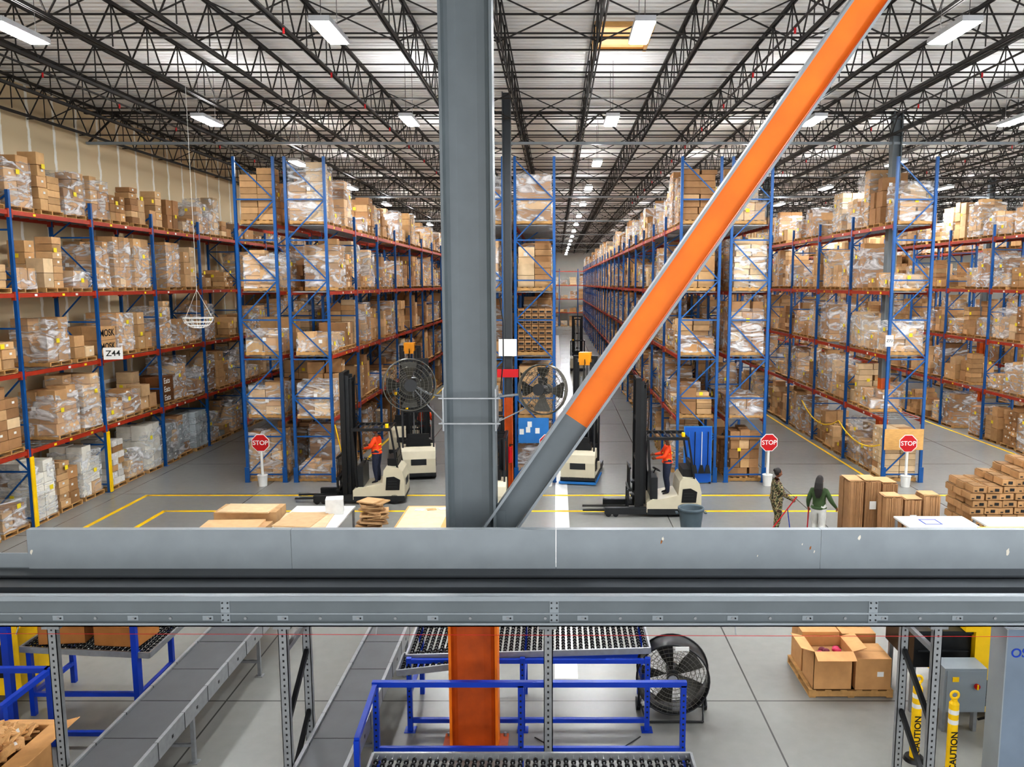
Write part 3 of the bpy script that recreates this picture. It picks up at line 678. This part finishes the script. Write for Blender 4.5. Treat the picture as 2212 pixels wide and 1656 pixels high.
m.build('folded_carton_stack',(11.15,19.6,0))
m=table('t',7.9,9.5,17.1,18.25,1.0)
for a,b,c,d in ((8.35,8.75,17.6,17.63),(8.35,8.75,17.95,17.98),(8.35,8.38,17.6,17.98),(8.72,8.75,17.6,17.98)): m.bb(a,b,c,d,1.0,1.006,RBLUE)
m.build('packing_table')
m=table('t',9.7,11.6,17.1,18.2,1.0); m.bb(9.2,11.6,16.95,17.0,1.08,1.13,YEL); m.bb(9.2,11.6,16.95,17.0,.9,.94,YEL)
for x in (9.25,10.4,11.55): m.bb(x-.025,x+.025,16.95,17.0,0,1.1,YEL)
m.build('packing_table')
m=MB(); n=28; prof=[(.23,0),(.30,.62),(.30,.66),(.335,.67),(.335,.73),(.305,.735),(.285,.7),(.22,.04),(0,.04)]
vs=[(r*math.cos(2*math.pi*i/n),r*math.sin(2*math.pi*i/n),z*1.08) for r,z in prof for i in range(n)]
m.add(vs,[(k*n+i,k*n+(i+1)%n,(k+1)*n+(i+1)%n,(k+1)*n+i) for k in range(len(prof)-1) for i in range(n)],TRASH,(1,1,1),True)
for s in (-1,1): m.box((s*.36,0,.65),(.06,.16,.03),TRASH)
m.build('trash_bin',(3.42,19.75,0))
def stop(loc,rz=0,h=1.4):
    m=MB(); m.cyl((0,0,0),(0,0,.36),.13,WHITE,20,r2=.16); m.tor((0,0,.35),(0,0,1),.16,.01,WHITE,20,5); m.cyl((0,0,.3),(0,0,h),.045,WHITE,12)
    for rr,yy,mt in ((.3,-.055,WLAB),(.275,-.062,RED)):
        m.prism([(rr*math.cos(math.pi/8+i*math.pi/4),h+rr*math.sin(math.pi/8+i*math.pi/4)) for i in range(8)],yy,yy+.01,mt)
    o=m.build('stop_sign',loc,rz); text('STOP',.2,(0,-.066,h),(math.pi/2,0,0),WLAB,o)
stop((-9.35,25.0,0)); stop((6.75,25.05,0),0.1); stop((11.1,24.9,0)); stop((-.25,25.0,0))
for (x,y,z,t,rz) in ((-13.4,24.2,4.3,'Z44',.35),(10.55,25.35,4.6,'Z73',0)):
    m=MB(); w=.52 if t=='Z44' else .24; m.box((0,0,0),(w,.02,.36),WHITE); m.bar((-w/2,.02,-.05),(w/2,.02,-.05),.02,.03,GALV); o=m.build('aisle_sign',(x,y,z),rz)
    text(t,.24 if t=='Z44' else .12,(0,-.013,0),(math.pi/2,0,0),INK,o)
m=MB(); m.box((0,0,0),(.98,.03,.82),LBLUE)
for i in range(4): m.box((-.25+R.uniform(-.15,.5),-.018,R.uniform(-.25,.25)),(.14,.004,.18),WLAB)
m.build('blue_notice_board',(-.72,25.38,1.72))
m=MB(); m.box((0,0,.95),(.9,.04,1.85),LBLUE); m.box((0,-.025,.95),(.84,.01,1.79),M('board_blue_dark',(10,84,170),.5))
for i,x in enumerate((-.3,-.1,.12,.32)):
    m.cyl((x,-.06,.6),(x,-.06,1.7),.014,[LBLUE,BLACK,WHITE,BLACK][i],8); m.prism([(x-.1,.35),(x+.1,.35),(x+.04,.62),(x-.04,.62)],-.09,-.03,BLACK if i%2==0 else DGREY)
for x in (-.4,.4): m.bb(x-.03,x+.03,-.05,.1,0,.06,BLACK)
m.build('cleaning_tool_board',(4.55,25.3,0))
m=MB(); m.box((0,0,0),(1.25,.03,.68),PLY); m.box((.3,-.02,-.1),(.2,.004,.15),WLAB); m.build('plywood_board',(11.2,25.4,1.42))
m=MB(); m.cyl((0,0,.0),(0,0,.5),.07,RED,14); m.cyl((0,0,.5),(0,0,.58),.02,BLACK,8); m.box((.05,0,.56),(.12,.03,.03),BLACK); m.bb(-.05,.05,.07,.1,.1,.4,GALV); m.build('fire_extinguisher',(-1.42,24.36,.9))
m=MB()
def cat(p,q,s,n=14): 
    p=Vector(p);q=Vector(q); return [tuple(p.lerp(q,i/n)-Vector((0,0,s*4*(i/n)*(1-i/n)))) for i in range(n+1)]
m.path(cat((10.5,33.9,1.45),(10.5,29.4,1.35),.5),.025,YEL,5); m.path(cat((10.5,29.4,1.35),(10.5,25.6,1.2),.35),.025,YEL,5); m.path(cat((-7.1,25.4,1.9),(-6.9,25.6,.6),.0)+cat((-6.9,25.6,.6),(-7.1,27,1.9),.5),.02,YEL,5)
m.build('yellow_barrier_chain')
# ------------------------------------------------------------------ people
def skinned(J,E,rad,lab,mb,matof):
    me=bpy.data.meshes.new('tmp'); names=list(J); idx={k:i for i,k in enumerate(names)}
    me.from_pydata([J[k] for k in names],[(idx[a],idx[b]) for a,b in E],[]); o=bpy.data.objects.new('tmp',me); bpy.context.scene.collection.objects.link(o)
    sk=o.modifiers.new('s','SKIN'); sk.use_smooth_shade=True
    for k in names:
        v=me.skin_vertices[0].data[idx[k]]; r=rad[k]; v.radius=r if isinstance(r,tuple) else (r,r); v.use_root=(k=='pelvis')
    ss=o.modifiers.new('ss','SUBSURF'); ss.levels=2; ss.render_levels=2
    dg=bpy.context.evaluated_depsgraph_get(); em=bpy.data.meshes.new_from_object(o.evaluated_get(dg))
    vs=[v.co.copy() for v in em.vertices]; o0=len(mb.v)
    mb.v.extend([tuple(v) for v in vs]); mb.c.extend([(1,1,1,1)]*len(vs))
    for p in em.polygons:
        c=p.center; best=None;bd=9
        for a,b in E:
            A=Vector(J[a]);B=Vector(J[b]);t=max(0,min(1,(c-A).dot(B-A)/max(1e-6,(B-A).length_squared)));d=(A+(B-A)*t-c).length
            if d<bd: bd=d;best=lab.get((a,b),'torso')
        mb.f.append(tuple(i+o0 for i in p.vertices)); mb.m.append(mb.mi(matof[best])); mb.s.append(True)
    bpy.data.objects.remove(o); bpy.data.meshes.remove(em)
def person(pose,mats,hair='short',headyaw=0,headpitch=0,bulk=1.1):
    J=dict(pelvis=(0,0,.93),spine=(0,.01,1.08),chest=(0,0,1.28),neck=(0,-.01,1.42),headb=(0,.01,1.5),
      shL=(-.17,0,1.36),shR=(.17,0,1.36),elL=(-.22,-.02,1.1),elR=(.22,-.02,1.1),wrL=(-.24,.05,.87),wrR=(.24,.05,.87),
      hipL=(-.09,0,.88),hipR=(.09,0,.88),knL=(-.1,.03,.48),knR=(.1,.03,.48),anL=(-.1,-.02,.09),anR=(.1,-.02,.09),toL=(-.11,.14,.04),toR=(.11,.14,.04))
    J.update(pose)
    for s in 'LR':
        w=Vector(J['wr'+s]);e=Vector(J['el'+s]); J['pm'+s]=tuple(w+(w-e).normalized()*.07)
        k=Vector(J['kn'+s]);a=Vector(J['an'+s]); J['cf'+s]=tuple(k.lerp(a,.35)+Vector((0,-.015,0)))
        J['th'+s]=tuple(Vector(J['hip'+s]).lerp(k,.4))
    E=[('pelvis','spine'),('spine','chest'),('chest','neck'),('neck','headb')]; lab={('neck','headb'):'skin'}
    for s in 'LR':
        for a,b,l in (('chest','sh','torso'),('sh','el','sleeve'),('el','wr','sleeve'),('wr','pm','skin')):
            a_=a if a=='chest' else a+s; E.append((a_,b+s)); lab[(a_,b+s)]=l
        for a,b,l in (('pelvis','hip','leg'),('hip','th','leg'),('th','kn','leg'),('kn','cf','leg'),('cf','an','leg'),('an','to','shoe')):
            a_=a if a=='pelvis' else a+s; E.append((a_,b+s)); lab[(a_,b+s)]=l
    rad=dict(pelvis=(.165*bulk,.13*bulk),spine=(.14*bulk,.12*bulk),chest=(.16*bulk,.13*bulk),neck=.055,headb=.052)
    for s in 'LR': rad.update({'sh'+s:.07*bulk,'el'+s:.052*bulk,'wr'+s:.034,'pm'+s:(.035,.022),'hip'+s:.105*bulk,'th'+s:.095*bulk,'kn'+s:.07*bulk,'cf'+s:.068*bulk,'an'+s:.05,'to'+s:.038})
    mo=dict(torso=mats['top'],sleeve=mats['top'],skin=mats['skin'],leg=mats['leg'],shoe=mats['shoe'])
    mb=MB(); skinned(J,E,rad,lab,mb,mo)
    for s,sg in (('L',-1),('R',1)):
        w=Vector(J['wr'+s]);pm=Vector(J['pm'+s]); d=(pm-w).normalized(); side=d.cross(Vector((1,0,0))).normalized(); nrm=Vector((-sg,0,0))
        for i,(o,l) in enumerate(((-.027,.062),(-.009,.072),(.009,.068),(.026,.052))):
            p0=pm+side*o; p1=p0+d*l*.5+nrm*.012; p2=p1+d*l*.3+nrm*.028; p3=p2+nrm*.024-d*.004
            mb.path([p0,p1,p2,p3],.009,mats['skin'],6,rs=[.0098,.009,.008,.006])
        t0=w+d*.02-side*.02; mb.path([t0,t0+d*.03-side*.03+nrm*.01,t0+d*.055-side*.036+nrm*.02],.01,mats['skin'],6,rs=[.012,.0105,.008])
    H=Vector(J['headb'])+Vector((0,.015,.115)); T=(Matrix.Rotation(headyaw,3,'Z')@Matrix.Rotation(headpitch,3,'X'))
    def hf(v):
        v=v.copy()
        if v.z<0: k=1+v.z*1.9; v.x*=k; v.y=v.y*(1+v.z*.8)+(-v.z)*.1
        return v
    mb.ell(H,(.075,.094,.115),mats['skin'],T,24,16,hf)
    def hp(x,y,z): return H+T@Vector((x,y,z))
    for sx in (-1,1):
        mb.ell(hp(sx*.03,.082,.008),(.014,.01,.009),EYEW,T,10,6); mb.ell(hp(sx*.03,.091,.008),(.006,.004,.006),INK,T,8,5)
        mb.ell(hp(sx*.03,.088,.027),(.017,.006,.004),mats['hair'],T,8,5); mb.ell(hp(sx*.077,0,-.005),(.01,.02,.03),mats['skin'],T,10,8)
    mb.ell(hp(0,.1,-.018),(.012,.018,.022),mats['skin'],T,10,8); mb.ell(hp(0,.09,-.056),(.023,.008,.008),LIP,T,12,6)
    mb.ell(hp(0,-.018,.028),(.086,.096,.108),mats['hair'],T,20,12,lambda v: Vector((v.x,v.y if v.y<.06 else .06,v.z if v.y<.03 else max(v.z,.02))))
    if hair=='bun': mb.ell(hp(0,-.105,.06),(.045,.04,.045),mats['hair'],T,12,8)
    if hair=='long':
        for k in range(7):
            o=(k-3)*.017; mb.path([hp(o,-.08,.06),hp(o*1.3,-.12,-.06),hp(o*1.5,-.15,-.2),hp(o*1.1,-.15,-.34),hp(o*.6,-.15,-.42)],.02,mats['hair'],8,rs=[.03,.032,.03,.022,.008])
    if mats.get('cap'): mb.ell(hp(0,-.01,.05),(.09,.105,.08),mats['cap'],T,16,8)
    mb.ell((0,0,.945),(.172*bulk,.138*bulk,.06),mats['top'],None,20,6)
    return mb
P=person(dict(elR=(.22,.1,1.12),wrR=(.2,.33,.97),elL=(-.21,.08,1.1),wrL=(-.14,.27,1.0),anL=(-.11,.06,.09),toL=(-.13,.22,.04),knL=(-.1,.08,.48)),dict(top=CAMO,leg=CAMO,skin=SKIN,shoe=SHOE,hair=HAIR),'bun',.15,-.15,1.3)
P.cyl((.2,.46,1.05),(.29,-.28,.08),.016,RED,8)
P.build('woman_in_camouflage',(5.64,20.0,0),math.radians(-90))
P=person(dict(elL=(-.25,-.02,1.1),wrL=(-.27,.1,.92),elR=(.3,-.06,1.14),wrR=(.4,.06,.97),knL=(-.1,.14,.5),anL=(-.1,.1,.1),toL=(-.1,.26,.05),knR=(.1,0,.48),anR=(.1,-.26,.13),toR=(.1,-.14,.04)),dict(top=GREEN,leg=WPANT,skin=SKIN,shoe=SHOE,hair=HAIR),'long',0,-.1,1.15)
P.cyl((-.26,.14,1.0),(-.31,.3,.05),.016,RED,8); P.box((-.31,.32,.05),(.3,.06,.08),RBLUE)
P.build('woman_in_green',(6.46,19.2,0),math.radians(-28))
m=MB(); m.prism([(0,0),(.28,0),(.28,.012),(.04,.012),(0,.09)],-.13,.13,RBLUE); m.cyl((.0,0,.06),(-.12,0,.7),.012,RBLUE,8); m.build('dustpan',(6.0,19.9,.0),.4)
# ------------------------------------------------------------------ reach trucks
def truck(loc,rz,mtop=None,mh=3.85,op=True,base=None,nm='reach_truck'):
    m=MB()
    pr=[(.0,.14),(1.42,.14),(1.5,.22),(1.5,.7),(1.44,.95),(1.3,1.08),(.98,1.12),(.9,1.0),(.86,.62),(.3,.5),(.12,.5),(.0,.42)]
    m.prism(pr,-.55,.55,CREAM)
    m.prism([(.02,.08),(1.45,.08),(1.5,.14),(1.5,.24),(.02,.24)],-.56,.56,DGREY)
    for s in (-1,1):
        m.prism([(.95,.42),(1.35,.42),(1.38,.72),(1.2,.82),(.98,.8)],s*.562-.006,s*.562+.006,BLACK)
        for k in range(3): m.bb(1.02,1.28,s*.57-.004,s*.57+.004,.5+k*.08,.53+k*.08,DGREY)
        m.bb(-1.15,.05,s*.45-.07,s*.45+.07,.08,.26,DGREY); m.cyl((-1.05,s*.45-.05,.08),(-1.05,s*.45+.05,.08),.08,BLACK,14); m.cyl((-.85,s*.45-.05,.08),(-.85,s*.45+.05,.08),.08,BLACK,14)
        m.bb(-.32,-.18,s*.36-.05,s*.36+.05,.2,mh,BLACK); m.bb(-.2,-.08,s*.28-.035,s*.28+.035,.25,mh-.1,DGREY); m.bb(-.08,.0,s*.21-.03,s*.21+.03,.3,mh-.2,BLACK)
        m.cyl((-.14,s*.13,.3),(-.14,s*.13,mh-.7),.03,GALV,10); m.bar((-.2,s*.06,.4),(-.2,s*.06,mh-.15),.02,.03,DGREY)
        m.bb(-1.75,-.48,s*.22-.05,s*.22+.05,.1,.14,DGREY); m.bb(-.52,-.47,s*.22-.05,s*.22+.05,.1,.7,DGREY)
        m.bar((.12,s*.5,.5),(.02,s*.5,2.18),.06,.06,BLACK); m.bar((1.3,s*.5,1.05),(1.12,s*.5,2.2),.05,.05,BLACK); m.bar((0,s*.5,2.2),(1.14,s*.5,2.2),.08,.08,BLACK)
    for z in (.5,1.6,2.7,mh-.04): m.bb(-.3,-.2,-.36,.36,z-.06,z+.04,BLACK)
    m.bb(-.1,-.04,-.24,.24,mh-.3,mh-.2,DGREY)
    m.bb(-.5,-.4,-.42,.42,.35,.43,BLACK); m.bb(-.5,-.4,-.42,.42,.7,.78,BLACK)
    for k in range(7): y=-.4+.8*k/6; m.bb(-.47,-.45,y-.01,y+.01,.78,1.35,BLACK)
    m.bb(-.48,-.43,-.42,.42,1.33,1.38,BLACK)
    for z in (.5,.9): m.bar((-.4,0,z),(-.1,0,z+.0),.3,.05,DGREY)
    for k in range(7): x=.06+1.04*k/6; m.bar((x,-.5,2.21),(x,.5,2.21),.04,.03,BLACK)
    m.bb(.12,.3,-.48,.48,.5,1.1,DGREY); m.cyl((.25,.1,1.1),(.32,.1,1.25),.02,BLACK,8); m.tor((.34,.15,1.2),(.5,0,1),.12,.014,BLACK,16,5)
    m.bb(1.0,1.3,-.4,.4,1.1,1.32,BLACK); m.bb(1.2,1.28,-.35,.35,1.1,1.5,BLACK); m.cyl((1.2,.55,.14),(1.2,.4,.14),.14,BLACK,16); m.cyl((1.2,-.55,.14),(1.2,-.4,.14),.14,BLACK,16)
    m.box((1.505,0,.6),(.01,.5,.2),DGREY); m.cyl((1.0,-.35,2.23),(1.0,-.35,2.34),.05,YEL,10)
    m.path([(-.05,.02,mh-.3),(.05,.02,mh-.1),(.1,.02,mh-.9),(.02,.02,1.4)],.015,BLACK,6)
    if mtop: m.bb(-.36,-.02,-.2,.2,mh-.3,mh+.12,mtop)
    if base: m.bb(-.0,1.56,-.6,.6,.03,.09,base)
    return m.build(nm,loc,rz)
def operator(loc,rz,look=0):
    P=person(dict(elR=(.24,.12,1.14),wrR=(.18,.34,1.12),elL=(-.24,.1,1.14),wrL=(-.15,.33,1.08)),dict(top=VEST,leg=DENIM,skin=SKIN,shoe=SHOE,hair=HAIR,cap=DENIM),'short',look,0,1.15)
    for z in (1.05,1.2): P.ell((0,0,z),(.182,.15,.018),YLAB,None,20,5)
    P.build('forklift_operator',loc,rz)
AMB=M('mast_amber',(244,160,10),.4)
truck((-5.95,23.35,0),math.radians(3)); operator((-5.3,23.3,.5),math.radians(80),.5)
truck((2.5,22.05,0),0); operator((3.12,22.05,.5),math.radians(90),.4)
truck((.95,26.6,0),math.radians(-100),AMB,4.0,base=LBLUE); operator((1.1,27.2,.5),math.radians(0))
truck((-4.75,27.2,0),math.radians(-80)); operator((-4.6,27.8,.5),0)
truck((-5.7,31.0,0),math.radians(-90),AMB,4.0)
truck((-1.9,22.6,0),math.radians(-90),None,2.6)
truck((1.6,60.0,0),math.radians(-90),None,4.0)
# ------------------------------------------------------------------ world, camera
w=bpy.data.worlds.new('world'); bpy.context.scene.world=w; w.use_nodes=True; w.node_tree.nodes['Background'].inputs[0].default_value=(.97,.98,1,1); w.node_tree.nodes['Background'].inputs[1].default_value=1.4
cam=bpy.data.cameras.new('camera'); co=bpy.data.objects.new('camera',cam); bpy.context.scene.collection.objects.link(co)
co.location=(0,0,6.4); co.rotation_euler=(math.radians(90-7.1),0,0); cam.sensor_width=36; cam.lens=28.2; cam.shift_x=-95/2212; cam.clip_end=400
sc=bpy.context.scene; sc.camera=co; sc.view_settings.view_transform='Standard'; sc.view_settings.exposure=.55
try: sc.view_settings.look='Medium High Contrast'
except Exception as e: print('look',e)
